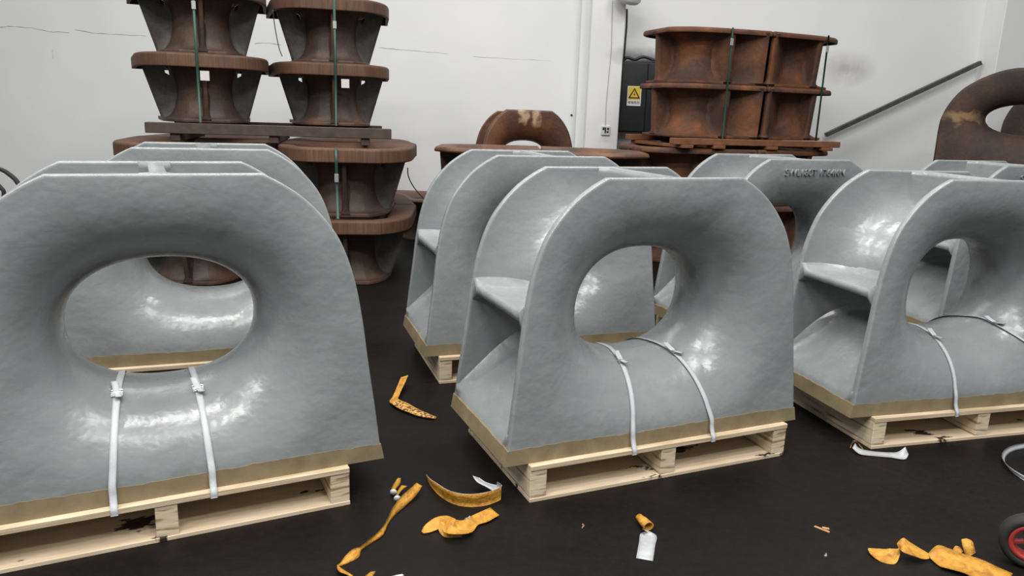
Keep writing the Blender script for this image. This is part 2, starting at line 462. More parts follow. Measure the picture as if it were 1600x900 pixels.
# ------------------------------------------------------------------ structure
WY = 9.0
struct = lambda o: tag(o, None, None, None, 'structure')
struct(box('floor', -14, 14, -8, WY+.3, -.2, 0, 'floor', bevel=0))
wall = struct(box('wall_back', -14, 14, WY, WY+.3, 0, 8, 'wall', bevel=0))
# pilasters
p0 = at_depth(921, 60, 8.1).x
struct(box('trim_1', at_depth(905, 60, WY).x, 1.1, WY-.16, WY, 0, 8, 'wall', bevel=.004))
struct(box('trim_2', at_depth(923, 60, WY-.4).x, at_depth(975, 60, WY-.4).x, WY-.40, WY-.16, 0, 8, 'wall', bevel=.006))
struct(box('trim_3', at_depth(1535, 50, WY).x, 6.5, WY-.36, WY, 0, 8, 'wall', bevel=.006))
def crack(pxs, r=.0035):
    pts = []
    for (x, y), (x2, y2) in zip(pxs[:-1], pxs[1:]):
        for k in range(4):
            u = k/4; pts.append(at_depth(x+(x2-x)*u, y+(y2-y)*u+random.uniform(-.7, .7), WY))
    pts.append(at_depth(*pxs[-1], WY))
    rr = [r*random.uniform(.4, 1.1) for _ in pts]
    return link('crack', tube_mesh('crack', pts, rr, 5), wall, ['crack'])
crack([(0, 43), (14, 41), (50, 44), (75, 49), (108, 51)]); crack([(118, 47), (150, 52), (190, 54), (228, 56)])
crack([(592, 74), (620, 77), (660, 80), (700, 84)], .003); crack([(398, 68), (415, 67), (440, 70)], .003)
crack([(82, 78), (83, 92)], .003); crack([(740, 88), (800, 92), (860, 95)], .002)
o = tube_mesh('wall_hole', [at_depth(893, 180, WY), at_depth(893, 180, WY)+Vector((0, -.008, 0))], .013, 12); link('wall_hole', o, wall, ['black_plastic'])

# ------------------------------------------------------------------ grey chocks on pallets
GREY = Chock(dens=2, cx=-.010, a=.288, b=.212)
GREY.X = Matrix()
def band(parent, C):
    V = []; F = []; n = 60; D = C.D; rnd = random.Random(3)
    outl = []
    hx = .655*C.sx; hz = .0565; hx2 = .6450*C.sx
    per = [(-hx+2*hx*i/n, -1) for i in range(n+1)]+[(hx, 1 - 0)]
    ring = []
    for i in range(n+1): ring.append((-1+2*i/n, -1))
    for i in range(1, 25): ring.append((1, -1+2*i/24))
    for i in range(1, n+1): ring.append((1-2*i/n, 1))
    for i in range(1, 24): ring.append((-1, 1-2*i/24))
    k = len(ring)
    for (u, w) in ring:
        top = hz+rnd.uniform(-.0025, .0025)+.003*math.sin(u*5+w)
        dz = C.D+(C.Dt-C.D)*hz
        for lvl in range(4):
            if lvl == 0: x, y, z = u*(hx+.0015), w*(D+.0015), 0
            elif lvl == 1: x, y, z = u*(hx2+.0015), w*(dz+.0012), top
            elif lvl == 2: x, y, z = u*(hx2-.022), w*(dz-.022), top
            else: x, y, z = u*(hx-.024), w*(D-.024), 0
            V.append((x, y, z))
    for i in range(k):
        j = (i+1) % k
        for l in range(4):
            F.append((i*4+l, j*4+l, j*4+(l+1) % 4, i*4+(l+1) % 4))
    o = link('base_band', mesh('base_band', V, F), parent, ['khaki']); o['label'] = 'khaki unpainted strip around the foot'
def add_text(parent, C, x=.034, z=.925):
    me = text_mesh('SWL180T 1764KN', .056, .009); s = 1.0
    for vtx in me.vertices:
        X, Y, Z = vtx.co.x*s, vtx.co.y, vtx.co.z
        px, pz = x+X, z+Y
        T = C.throat(px, pz); y = C.gy(math.hypot(px-T[0], pz-T[1]), C.Lat(px, pz), pz)
        vtx.co = (px, -y-Z*1.0, pz)
    o = link('load_lettering', me, parent, ['grey']); o['label'] = 'raised cast lettering SWL180T 1764KN'
    return o
def grey_chock():
    root = empty('panama_chock', (0, 0, 0))
    GREY.horn('horn', root, ['grey'])
    xs, zs = .586, .517
    for s_ in (1, -1):
        GREY.web('side_web', root, 'grey', s_*xs, .517, t=.030)
        GREY.web('foot_web', root, 'grey', s_*.646, .045, t=.022, clampx=.6425, via=(s_*.655, .22))
    GREY.web('top_web', root, 'grey', .0, 1.0, t=.045)
    band(root, GREY)
    return root
def pallet():
    root = empty('pallet', (0, 0, 0)); x0, x1, y = -.583, .577, .32
    box('top_deck', x0, x1, -y, y, .120, .1400, 'deck', root, .002)
    for c in (x0+.033, 0, x1-.033):
        box('stringer', c-.0325, c+.0325, -y+.004, y-.004, .0145, .1195, 'lvl', root, .0015)
    box('bottom_sheet', x0, x1, -y, y, 0, .014, 'ply', root, .001)
    return root
POSE = [(-1.1512, 2.4198, .4651), (.4802, 2.9422, .4106), (1.999, 3.4279, .2661), (-1.515, 3.69, .345), (.0998, 4.0672, .3267), (1.5949, 4.6059, .3766), (3.0505, 4.7663, .3180)]
LBL = ['large grey painted chock at the left front, two white straps over its oval opening',
       'grey painted chock in the centre front, with two white straps and a khaki foot strip',
       'grey painted chock at the right front, cut by the right edge of the picture',
       'grey painted chock standing directly behind the large left front chock',
       'grey painted chock standing behind the centre front chock, at its left',
       'grey chock with raised SWL lettering in full view, between the centre and right front chocks',
       'grey chock in the second row at the far right, only its top edge showing']
PL = ['pale plywood pallet under the large left front chock, dark stains inside',
      'pale plywood pallet under the centre front chock, all three stringer ends showing',
      'pale plywood pallet under the right front chock, grey strip lying at its corner',
      'pale plywood pallet seen through the oval opening of the left front chock',
      'pale plywood pallet under the grey chock behind the centre front one',
      'plywood pallet under the chock with the raised SWL lettering',
      'plywood pallet under the far right chock of the second row']
poff = [-.05, .017, .035, 0, 0, 0, 0]
gc, gp = grey_chock(), pallet()
GREYS = []
for i, (x, y, a) in enumerate(POSE):
    c = gc if i == 0 else copy_tree(gc); p = gp if i == 0 else copy_tree(gp)
    c.location = (x, y, .1402); c.rotation_euler = (0, 0, a)
    p.location = (x+poff[i]*math.cos(a), y+poff[i]*math.sin(a), 0); p.rotation_euler = (0, 0, a)
    tag(c, LBL[i], 'chock', 'grey painted chocks on pallets'); tag(p, PL[i], 'pallet', 'plywood pallets under the grey chocks')
    GREYS.append(c)
for i in (5, 6): add_text(GREYS[i], GREY)

def cargo_strap(idx, xb, xt, label, tail=1):
    x, y, a = POSE[idx]; Mx = Matrix.Translation((x, y, .1402)) @ Matrix.Rotation(a, 4, 'Z')
    st = []; hw = .0105
    als = [.9, .6, .3, .0, -.2, -.4, -.6, -.8, -1.0, -1.2, -1.33]
    def q(al, off=.0035):
        f = min(1, max(0, (-al+.1)/1.6)); X = xt+(xb-xt)*f
        p = GREY.surf_at_x(X, al)
        # push off along the skin's outward normal (towards the throat axis and the open air)
        c0 = Vector((p.x, 0, 0)); n = (p-Vector((p.x, 0, .02))); n.x = 0; n.normalize(); return p+n*off, n
    side = Vector((hw, 0, 0))
    for al in als: st.append((q(al)[0], side))
    e = Vector((xb, -.2985, 0))
    for yy, zz in ((-.3005, .065), (-.3050, .035), (-.3120, .015), (-.3222, -.003), (-.3222, -.021)): st.append((Vector((xb, yy, zz)), side))
    st = [(Mx @ c, (Mx.to_3x3() @ w)) for c, w in st]
    o = ribbon('cargo_strap', st, ['white_strap'], None, .0016, 4)
    tag(o, label, 'strap', 'white straps over the chock openings')
    # buckle: a bent wire ladder, and two loose tails
    bp, n = q(-.42, .008); tn = (q(-.5, .008)[0]-q(-.34, .008)[0]).normalized()
    sx = Vector((1, 0, 0))
    P = []
    for (u, w) in ((-1, -1), (1, -1), (1, -.15), (-1, -.15), (-1, .4), (1, .4), (1, 1), (-1, 1)): P.append(Mx @ (bp+sx*u*.0165+tn*w*.012+n*.003))
    link('wire_buckle', tube_mesh('wire_buckle', P, .0022, 6), o, ['galvanized_wire'])['label'] = 'bent wire buckle'
    for dirn, ln, lift in ((-1, .042, .016), (1, .03, .012)):
        s0 = bp+n*.003; s1 = bp+tn*dirn*ln*.5+n*.007+sx*.004*dirn; s2 = bp+tn*dirn*ln+n*lift+sx*.009*dirn
        ribbon('strap_tail', [(Mx @ s0, Mx.to_3x3() @ side), (Mx @ s1, Mx.to_3x3() @ side), (Mx @ s2, Mx.to_3x3() @ side)], ['white_strap'], o, .0016, 3)
cargo_strap(0, -.192, -.150, 'left white strap over the opening of the large left front chock')
cargo_strap(0, .090, .066, 'right white strap over the opening of the large left front chock')
cargo_strap(1, -.142, -.087, 'left white strap over the opening of the centre front chock')
cargo_strap(1, .218, .102, 'right white strap over the opening of the centre front chock')
cargo_strap(2, -.125, -.106, 'left white strap over the opening of the right front chock')
cargo_strap(2, .420, .161, 'right white strap of the right front chock, running out of the picture')

# ------------------------------------------------------------------ rusty chocks
# lying: chock z -> -Y (round top towards us), front flare upwards
def lying_matrix(H_axis): # local (x,y,z) -> (-x, -z, -y) and lifted
    return Matrix(((-1, 0, 0, 0), (0, 0, -1, 0), (0, -1, 0, 0), (0, 0, 0, 1)))
def make_lying(C, root_name, bodymat, rimmat, webmat, ribs, zc=.5, hole=None, webt=.03):
    C.X = Matrix.Translation((0, zc, C.D)) @ lying_matrix(0)
    root = empty(root_name, (0, 0, 0))
    nF = len(C.prof(.1, 0)[3])
    def mf(j, k): return 0
    C.horn('horn', root, [bodymat, rimmat])
    me = root.children[0].data
    top = 2*C.D
    for p in me.polygons:
        if p.center.z > top-max(C.lip, .03)-.012: p.material_index = 1
    for (x, z, hl) in ribs: C.web('web', root, webmat if abs(x) > .2 else bodymat, x, z, t=webt, hole=hl, fil=.02)
    return root
# brown ones of the left stack: thick rim upwards, small flare below
CA = Chock(D=.262, Dt=.262, a=.185, b=.21, cz=.52, sx=.84, sz=.98, rear=.70, lip=.105, lipr=.022, dens=1, t=.03)
hl = {(4, 2)}
brown = make_lying(CA, 'rusty_chock', 'rust_brown', 'rim', 'mill_scale',
                   [(.485, .56, hl), (-.485, .56, hl), (0, .98, None)])
CB = Chock(D=.242, Dt=.242, a=.235, b=.20, cz=.50, sx=.71, sz=.90, rear=.94, lip=.048, lipr=.026, rear_lip=.0, dens=1, t=.026)
CB.dummy = 0
orange = make_lying(CB, 'rusty_chock', 'rust_orange', 'rust_orange', 'rust_orange',
                    [(.440, .36, None), (-.440, .36, None), (0, .90, None), (.465, 0, None), (-.465, 0, None)], webt=.05)
orange2 = make_lying(CB, 'rusty_chock', 'rust_orange', 'rust_orange', 'rust_orange',
                    [(.410, .58, None), (-.410, .58, None), (0, .90, None), (.465, 0, None), (-.465, 0, None)], webt=.05)
CCc = Chock(D=.262, Dt=.262, a=.235, b=.20, cz=.50, sx=.86, sz=1.0, rear=.9, lip=.04, lipr=.03, dens=1, t=.03)
dark = make_lying(CCc, 'rusty_chock', 'rust_dark', 'rust_patchy', 'rust_dark',
                  [(.48, .55, None), (-.48, .55, None), (0, 1.0, None)], webt=.045)
used = set()
def put(proto, loc, rz, label, group, s=1.0):
    o = proto if proto.name not in used else copy_tree(proto)
    used.add(proto.name)
    o.location = loc; o.rotation_euler = (0, 0, rz); o.scale = (s, s, s)
    return tag(o, label, 'chock', group)
# left stack, lower two tiers, 2 x 2 (root origin = centre of the footprint, front at y-0.5)
gA = 'brown rusty chocks stacked lying down at the left wall'
hA = 2*CA.D
def A(cx, cy, rz, tier, lab, z0=None, s=1.0): return put(brown, (cx, cy, (tier*hA+.002*tier) if z0 is None else z0), rz, lab, gA, s)
ya = .17; ca, sa = math.cos(ya), math.sin(ya)
ox, oy = -1.335, 5.98                                 # front right column; the others follow on a turned 2 x 2 grid
def G(i, j): return ox-1.16*i*ca-1.06*j*sa, oy-1.16*i*sa+1.06*j*ca
gl_ = [('at the foot of the left stack, front right column', 'brown rusty chock with thick rim just right of the grey chocks, second from the floor'),
       ('at the foot of the left stack, front left column', 'brown rusty chock under the timber beam, front left column, behind a grey chock'),
       ('at the foot of the left stack, rear right column', 'brown rusty chock under the beam, rear right column, only its rim showing'),
       ('at the foot of the left stack, rear left column', 'brown rusty chock under the beam, rear left column, only its rim showing')]
ROOT_A = {}
for q_, (i, j) in enumerate(((0, 0), (1, 0), (0, 1), (1, 1))):
    gx, gy = G(i, j)
    for tr in (0, 1):
        ROOT_A[(i, j, tr)] = A(gx, gy, ya+(PI if j else 0), tr, ('brown rusty chock '+gl_[q_][0]) if tr == 0 else gl_[q_][1])
ZB = 2*hA+.004; beam_top = 1.186
fr = empty('timber_frame', (-2.0, 6.36, ZB), .20, 'dark steel and timber frame carrying the upper brown chocks of the left stack', 'frame')
box('front_beam', -.86, .92, -.62, -.52, .055, beam_top-ZB-.002, 'timber', fr, .004)
box('rear_beam', -.85, .87, .25, .35, .055, beam_top-ZB-.002, 'timber', fr, .004)
for x in (-.66, .04, .72):
    box('cross_block', x-.035, x+.035, -.60, .33, .001, .054, 'timber', fr, .004)
zt = beam_top
s1, s2 = .955, .93
UL = (at_depth(317, 95, 6.16).x, 6.16, .40); UR = (at_depth(518, 105, 6.58).x, 6.58, .28)
cl = A(UL[0], UL[1], UL[2], 2, 'brown rusty chock in the left upper column, lower of two, tag on its rib', zt, s1)
A(UL[0], UL[1], UL[2], 3, 'brown rusty chock topmost in the left upper column, cut by the picture top', zt+hA*s1+.002, s1)
cr_ = A(UR[0], UR[1], UR[2], 2, 'brown rusty chock in the right upper column, lower of two', zt, s2)
A(UR[0], UR[1], UR[2], 3, 'brown rusty chock topmost in the right upper column, cut by the picture top', zt+hA*s2+.002, s2)

# orange stack
gB = 'orange rusty chocks stacked lying down by the electric box'
hB = 2*CB.D
yawB = .34
ux, uy = math.cos(yawB), math.sin(yawB)
pn = at_depth(1197, 130, 7.2)
cxB, cyB = pn.x+.015-.47*uy, 7.2+.47*ux
def Bp(side, z, lab, dx=0.0, s=1.0):
    rz = yawB-PI/2 if side < 0 else yawB+PI/2
    d = .50*s+.028
    return put(orange if side < 0 else orange2, (cxB+side*d*ux+dx, cyB+side*d*uy, z), rz, lab, gB, s)
zB = .0; s3 = 1.075/(2*hB)
Bp(-1, 0, 'orange rusty chock on the floor at the foot of the orange stack, left half', -.06, s3)
Bp(1, 0, 'orange rusty chock on the floor at the foot of the orange stack, right half', -.06, s3)
Bp(-1, hB*s3+.002, 'orange rusty chock just under the timbers of the orange stack, left half', -.06, s3)
Bp(1, hB*s3+.002, 'orange rusty chock just under the timbers of the orange stack, right half', -.06, s3)
z2 = 2*hB*s3+.004; zt2 = 1.170
fb = empty('timber_frame', (cxB, cyB, z2), yawB, 'rust stained timbers between the lower and the upper orange chocks', 'frame')
for k, (y0, y1) in enumerate(((-.50, -.41), (.36, .45))):
    box('long_timber', -.95, .90, y0, y1, .032, zt2-z2-.002, 'timber_orange', fb, .004)
for x in (-.82, -.48, .10, .74): box('cross_timber', x-.06, x+.06, -.52, .46, .001, .031, 'timber_orange', fb, .004)
Bp(-1, zt2, 'orange rusty chock above the timbers, lower left of the four upper ones')
Bp(1, zt2, 'orange rusty chock above the timbers, lower right of the four upper ones')
tl = Bp(-1, zt2+hB+.002, 'orange rusty chock at the very top of the orange stack, left half')
tr_ = Bp(1, zt2+hB+.002, 'orange rusty chock at the very top of the orange stack, right half')

# middle group: two lying dark chocks base to base on two others, an upright one behind
gC = 'dark rusty chocks in the middle, behind the grey ones'
hC = 2*CCc.D
def Cc(x, y, rz, z, lab, s=1.0): put(dark, (x, y, z), rz, lab, gC, s)
yc = 6.45; xl = at_depth(684, 235, yc).x; xr = at_depth(1007, 243, yc).x; sC = (xr-xl)/2.10
cC = (xl+xr)/2
Cc(cC-.53*sC, yc, -PI/2, 0, 'dark rusty chock on the floor in the middle group, left half', sC)
Cc(cC+.53*sC, yc, PI/2, 0, 'dark rusty chock on the floor in the middle group, right half', sC)
Cc(cC-.53*sC, yc, -PI/2, hC*sC+.002, 'dark rusty chock, flat rim showing above the grey chocks, left of the middle pair', sC)
Cc(cC+.53*sC, yc, PI/2, hC*sC+.002, 'dark rusty chock, flat rim showing above the grey chocks, right of the middle pair', sC)
put(dark, (-.86, 8.10, 0), 0, 'low dark rusty chock between the left stack and the grey chocks, rim at half height', gC, .84)

top_c = at_depth(690, 229, yc-.3).z
midc = [o for o in COL.objects if o.get('group') == gC and abs(o.location.y-yc) < .01]
for o in midc:
    o.scale.z = (top_c-.004)/(2*hC)
    if o.location.z > .1: o.location.z = top_c/2
# upright rusty chocks
CD = Chock(D=.235, Dt=.20, a=.26, b=.17, cz=.52, sx=.80, sz=.98, lip=0, lipr=.02, dens=1, t=.03)
CD.X = Matrix()
up = empty('rusty_chock', (0, 0, 0))
CD.horn('horn', up, ['rust_cream'])
for s_ in (1, -1): CD.web('side_web', up, 'rust_patchy', s_*.472, .507, t=.035)
CD.web('top_web', up, 'mill_scale', 0, .98, t=.10)
yu = 7.95
pt_ = at_depth(819, 175, yu); wu = at_depth(903, 225, yu).x-at_depth(735, 225, yu).x
su = 1.0
bz = pt_.z-.98*su
s4 = bz/(2*CCc.D)
Cc2 = put(dark, (pt_.x, yu, 0), 0, 'dark rusty chock on the floor under the upright patched chock', gC, s4)
put(up, (pt_.x, yu, bz+.002), .30, 'rusty chock standing upright behind the middle rims, cream patches on its crown', 'upright rusty chocks', su)

# right edge: an upright dark one on two lying ones
CE = Chock(side=[(.685,0),(.685,.05),(.683,.2),(.680,.42),(.662,.52),(.62,.62),(.55,.72),(.46,.79),(.36,.845),(.25,.885),(.16,.90)], D=.25, Dt=.22, a=.345, b=.135, cz=.49, sx=1.0, sz=1.0, lip=0, lipr=.03, dens=1, t=.035)
CE.X = Matrix()
er = empty('rusty_chock', (0, 0, 0))
CE.horn('horn', er, ['rust_dark_patch'])
for s_ in (1, -1): CE.web('side_web', er, 'rust_dark', s_*.665, .49, t=.035)
CE.web('top_web', er, 'rust_patchy', 0, .90, t=.05)
yd = 6.9
pd_ = at_depth(1592, 113, yd); zb = pd_.z-.90
sd = zb/(2*hC)
xd = at_depth(1492, 220, yd-.1).x+.70
put(er, (xd, yd, zb+.004), -.50, 'dark rusty chock standing upright at the right edge, half of its oval opening showing', 'upright rusty chocks')
for k in range(2): put(dark, (xd, yd+.02, k*(hC*sd+.001)), -.50, ['dark rusty chock on the floor under the upright one at the right edge', 'dark rusty chock lying directly under the upright one at the right edge'][k], 'dark rusty chocks at the right edge', sd)
ob_ = put(er, (xd+1.17, yd+.95, zb+.004), -.5, 'dark rusty chock seen through the opening of the upright one at the right edge', 'upright rusty chocks')
for ch in ob_.children:
    for sl in ch.material_slots: sl.link = 'OBJECT'; sl.material = M['rust_dark']
for k in range(2): put(dark, (xd+1.17, yd+.97, k*(hC*sd+.001)), -.5, ['dark rusty chock on the floor behind the right edge stack', 'dark rusty chock lying on another behind the right edge stack'][k], 'dark rusty chocks at the right edge', sd)

for o in [o for o in COL.objects if o.get('group') == 'dark rusty chocks at the right edge']: o.scale = (1.16, 1.0, sd)

# green bands round the stacks
def band_strap(root, pts, ax, label, seal, w=.010):
    bpy.context.view_layer.update(); Mw = root.matrix_world
    wv = Mw.to_3x3() @ Vector(ax)*w
    o = ribbon('packing_band', [(Mw @ Vector(p), wv) for p in pts], ['green_strap'], None, .002, 1)
    tag(o, label, 'strap', 'green bands around the rusty stacks')
    nrm = Vector((0, -1, 0)) if abs(ax[0]) > .5 else Vector((1 if pts[0][0] > 0 else -1, 0, 0))
    p = Vector(seal); a_ = Vector(ax)*.015; bm = bmesh.new()
    q0 = p-a_-nrm*.0-Vector((0, 0, .03)); q1 = p+a_+nrm*.007+Vector((0, 0, .03))
    box_bm(bm, min(q0.x, q1.x), max(q0.x, q1.x), min(q0.y, q1.y), max(q0.y, q1.y), q0.z, q1.z, Mw)
    link('band_seal', bm_mesh(bm, 'band_seal', .0015, 1), o, ['strap_seal'])
yF = -.5085
T2 = 2*hA+.002
band_strap(cl, [(-.05, yF, T2+.002), (-.05, yF, hA+.002), (-.05, yF, hA-.12), (-.05, -.44, .004)], (1, 0, 0), 'green band down the front of the left upper column of brown chocks', (-.05, yF, hA*2-.18))
band_strap(cr_, [(.01, yF, T2+.002), (.01, yF, hA+.002), (.01, yF, hA-.12), (.01, -.44, .004)], (1, 0, 0), 'green band down the front of the right upper column of brown chocks', (.01, yF, hA*2-.22))
band_strap(ROOT_A[(0, 0, 1)], [(-.05, yF, hA+.001), (-.05, yF, hA-.12), (-.05, -.44, .004)], (1, 0, 0), 'green band on the brown chock just right of the grey chocks', (-.05, -.502, .31))
xo = .655*CB.sx+CB.lipr+.004; hb2 = 2*hB+.002
band_strap(tl, [(xo-.03, .10, hB+.003), (xo-.03, .10, 0), (xo-.03, .10, -hB)], (0, 1, 0), 'green band at the rib of the left orange chocks', (xo-.03, .10, hB-.12))
band_strap(tr_, [(-xo+.03, -.10, hB+.003), (-xo+.03, -.10, 0), (-xo+.03, -.10, -hB)], (0, 1, 0), 'green band at the rib of the right orange chocks', (-xo+.03, -.10, hB-.12))
def paper_tag(root, x, z, lab):
    bm = bmesh.new(); box_bm(bm, x-.033, x+.033, -.500, -.497, z-.036, z+.036, root.matrix_world)
    tag(link('paper_tag', bm_mesh(bm, 'paper_tag', 0), None, ['paper']), lab, 'tag')
paper_tag(cl, .0, hA-.165, 'white paper tag on the rib of a brown chock in the left upper column')
paper_tag(cr_, .09, hA-.165, 'white paper tag on a brown chock in the right upper column')

# ------------------------------------------------------------------ things on the wall
def along(pxs, d, r, mat, name, label, cat, n=6, sub=5):
    o = link(name, tube_mesh(name, catmull([at_depth(x, y, d) for x, y in pxs], sub), r, n), None, [mat], True)
    return tag(o, label, cat)
YB = WY-.001
a0, a1 = at_depth(971, 98, WY), at_depth(1036, 208, WY); xm = at_depth(1005, 150, WY).x
eb = empty('electric_box', (xm, WY, a1.z), 0, 'black two door electric cabinet on the white wall with a warning sign', 'cabinet')
L0, L1, HB = a0.x-xm-.02, a1.x-xm, a0.z-a1.z
box('body', L0, L1, -.20, -.002, 0, HB, 'electric_box', eb, .006)
box('door', L0+.01, -.004, -.222, -.201, .015, HB-.015, 'electric_box', eb, .004)
box('door', .004, L1-.01, -.222, -.201, .015, HB-.015, 'electric_box', eb, .004)
c = at_depth(991, 150, WY-.23); cx, cz = c.x-xm, c.z-a1.z
sg = box('warning_sign', cx-.078, cx+.078, -.2255, -.2225, cz-.108, cz+.108, 'sign_white', eb, .0)
sg['label'] = 'white warning sign with a yellow lightning triangle'
def flat(name, pts, y, mat, parent, th=.0012):
    V = [(x, y, z) for x, z in pts]+[(x, y-th, z) for x, z in pts]; n = len(pts)
    F = [tuple(range(n)), tuple(range(2*n-1, n-1, -1))]+[(i, (i+1) % n, n+(i+1) % n, n+i) for i in range(n)]
    return link(name, mesh(name, V, F), parent, [mat])
def tri(cx, cz, r): return [(cx+r*math.sin(a), cz+r*math.cos(a)) for a in (0, 2*PI/3, 4*PI/3)]
flat('sign_ground', [(cx-.068, cz-.042), (cx+.068, cz-.042), (cx+.068, cz+.100), (cx-.068, cz+.100)], -.2257, 'sign_yellow', sg)
flat('triangle', tri(cx, cz+.012, .078), -.2270, 'sign_black', sg)
flat('triangle_field', tri(cx, cz+.012, .052), -.2284, 'sign_yellow', sg)
bz_ = cz+.012
flat('lightning', [(cx+.008, bz_+.034), (cx-.012, bz_+.002), (cx-.001, bz_+.002), (cx-.006, bz_-.022), (cx+.012, bz_+.008), (cx+.002, bz_+.008)], -.2298, 'sign_black', sg)
me = text_mesh('\u6709\u7535\u5371\u9669', .034, .0008)
me.transform(Matrix.Translation((cx, -.2265, cz-.074)) @ Matrix.Rotation(PI/2, 4, 'X'))
link('lettering', me, sg, ['sign_black'])
o = along([(973, 96), (980, 90), (992, 93), (1004, 89), (1014, 91), (1024, 96), (1010, 97), (990, 97), (976, 98)], WY-.1, .018, 'black_plastic', 'cable_bundle', 'bundle of black cables lying on top of the electric cabinet', 'cable')
along([(979.5, 14), (979, 40), (977, 64), (975, 92)], WY-.24, .011, 'black_plastic', 'power_cable', 'black cable hanging from the round lamp down to the electric cabinet', 'cable')
q = at_depth(979, 0, 8.45)
lamp = empty('wall_lamp', (q.x, q.y, q.z), 0, 'round white lamp at the top of the pilaster', 'lamp')
V = []; F = []; n = 24; prf = [(.03, .20), (.10, .17), (.145, .10), (.155, .0), (.13, -.035), (.07, -.055), (.0, -.06)]
for r, z in prf: V += [(r*math.cos(2*PI*i/n), r*math.sin(2*PI*i/n), z) for i in range(n)]
for k in range(len(prf)-1):
    for i in range(n): F.append((k*n+i, k*n+(i+1) % n, (k+1)*n+(i+1) % n, (k+1)*n+i))
sh = link('shade', mesh('shade', V, F), lamp, ['lamp_white'], True); sh.rotation_euler = (.25, .25, 0); sh.location = (0, 0, .02)
box('bracket', -.02, .02, .0, .16, .10, .14, 'galvanized', lamp, .004)
q = at_depth(946, 204, WY-.402)
so = empty('socket', (q.x, q.y, q.z-.05), 0, 'small white wall socket on the pilaster with black marks', 'socket')
box('plate', -.048, .048, -.022, 0, 0, .100, 'socket_white', so, .004)
for (x0, x1, z0, z1) in ((-.036, -.014, .055, .085), (-.012, .004, .02, .085), (.010, .034, .025, .045), (.014, .036, .055, .082)):
    box('socket_hole', x0, x1, -.0235, -.0215, z0, z1, 'black_plastic', so, 0)
along([(957, 0), (956, 30), (955, 75), (951, 120), (947, 165), (946, 196)], WY-.405, .004, 'cable_grey', 'thin_cable', 'thin grey cable running down the pilaster to the socket', 'cable')
A0, A1 = at_depth(1290, 211, WY-.12), at_depth(1532, 98, WY-.12)
d = (A1-A0); ln = d.length
Mb = Matrix.Translation(A0) @ d.to_track_quat('X', 'Z').to_matrix().to_4x4()
tag(box('steel_bar', 0, ln, -.03, .03, -.024, .024, 'bar_steel', None, .004, Mb), 'grey steel bar slanting up across the white wall at the right', 'bar')
along([(-14, 262), (2, 265), (14, 272), (26, 283), (34, 300)], 4.6, .014, 'rubber', 'black_hose', 'black hose curving at the left edge behind the left front chock', 'hose')
along([(-6, 286), (2, 294), (6, 302), (4, 330)], 4.6, .012, 'rubber', 'black_hose', 'short black hose end under the curved hose at the left edge', 'hose')
along([(637, 262), (638, 275), (645, 290), (655, 303), (664, 312)], 6.4, .005, 'black_plastic', 'loose_wire', 'thin dark wire hanging between the left stack and the grey chocks', 'wire')
along([(426, 15), (430, 45), (436, 75), (441, 88)], 6.0, .004, 'black_plastic', 'loose_wire', 'thin dark wire hanging between the two upper columns of brown chocks', 'wire')

# ------------------------------------------------------------------ litter on the floor
def strip(name, pts, mats, label, cat, sub=5, parent=None, thick=.0012, group=None, fl=1):
    """pts: (px, py, height above floor, half width, tilt in degrees about the run, spin of the width)"""
    c = [on_floor(p[0], p[1], p[2]) for p in pts]; st = []
    for i, p in enumerate(pts):
        tn = (c[min(i+1, len(c)-1)]-c[max(i-1, 0)]); tn.z *= .3; tn.normalize()
        side = tn.cross(Vector((0, 0, 1))).normalized(); up_ = side.cross(tn).normalized(); a = math.radians(p[4])*fl
        st.append((c[i], (side*math.cos(a)+up_*math.sin(a))*p[3]))
    o = ribbon(name, st, mats, parent, thick, sub)
    if parent is None: tag(o, label, cat, group)
    return o
YT = ['yellow_tape', 'tape_back']
gT = 'yellow tape scraps on the floor'
o = strip('tape_scrap', [(632, 588, .045, .020, 20), (627, 600, .035, .020, 25), (619, 618, .014, .016, 15), (616, 626, .014, .022, 12), (630, 634, .014, .026, 15), (642, 640, .014, .022, 18), (655, 646, .012, .018, 25), (668, 650, .008, .017, 14), (681, 653, .005, .008, 10)], ['yellow_tape', 'blotch'], 'yellow tape scrap with brown blotches, bent, between the left and centre front chocks', 'tape', group=gT, fl=-1)
strip('blotched_end', [(616, 628, .018, .018, 10), (630, 635, .017, .023, 13), (643, 641, .017, .019, 16), (655, 646, .015, .015, 22), (668, 650, .011, .014, 12), (680, 653, .008, .006, 8)], ['blotch'], '', '', parent=o, fl=-1)
o = strip('tape_scrap', [(655, 757, .030, .012, 20), (646, 768, .026, .016, 40), (630, 783, .020, .017, 45), (615, 800, .014, .012, 60), (606, 815, .012, .008, 75), (596, 832, .012, .009, 50), (580, 845, .012, .008, 75), (565, 856, .010, .006, 80), (556, 864, .010, .015, 35), (545, 872, .008, .013, 30), (532, 882, .006, .005, 60), (528, 884, .008, .004, 40), (534, 892, .012, .012, 20), (544, 897, .008, .009, 20), (551, 901, .004, .004, 10)], YT, 'long twisted yellow tape strip near the left front pallet corner', 'tape', group=gT)
for (pts) in ([(614, 768, .012, .018, 50), (619, 758, .022, .018, 30), (624, 747, .030, .006, 10)], [(620, 778, .010, .020, 70), (624, 768, .020, .018, 40), (632, 759, .030, .014, 10)]):
    strip('curled_end', pts, ['yellow_tape', 'tape_back'], '', '', parent=o, sub=4)
    b0 = on_floor(pts[0][0]+1, pts[0][1]+1, .014)
    bmm = bmesh.new(); bmesh.ops.create_uvsphere(bmm, u_segments=10, v_segments=6, radius=.016, matrix=Matrix.Translation(b0) @ Matrix.Rotation(.6, 4, 'X') @ Matrix.Diagonal((.85, .6, 1, 1)))
    link('rolled_core', bm_mesh(bmm, 'rolled_core'), o, ['tape_back'], True)
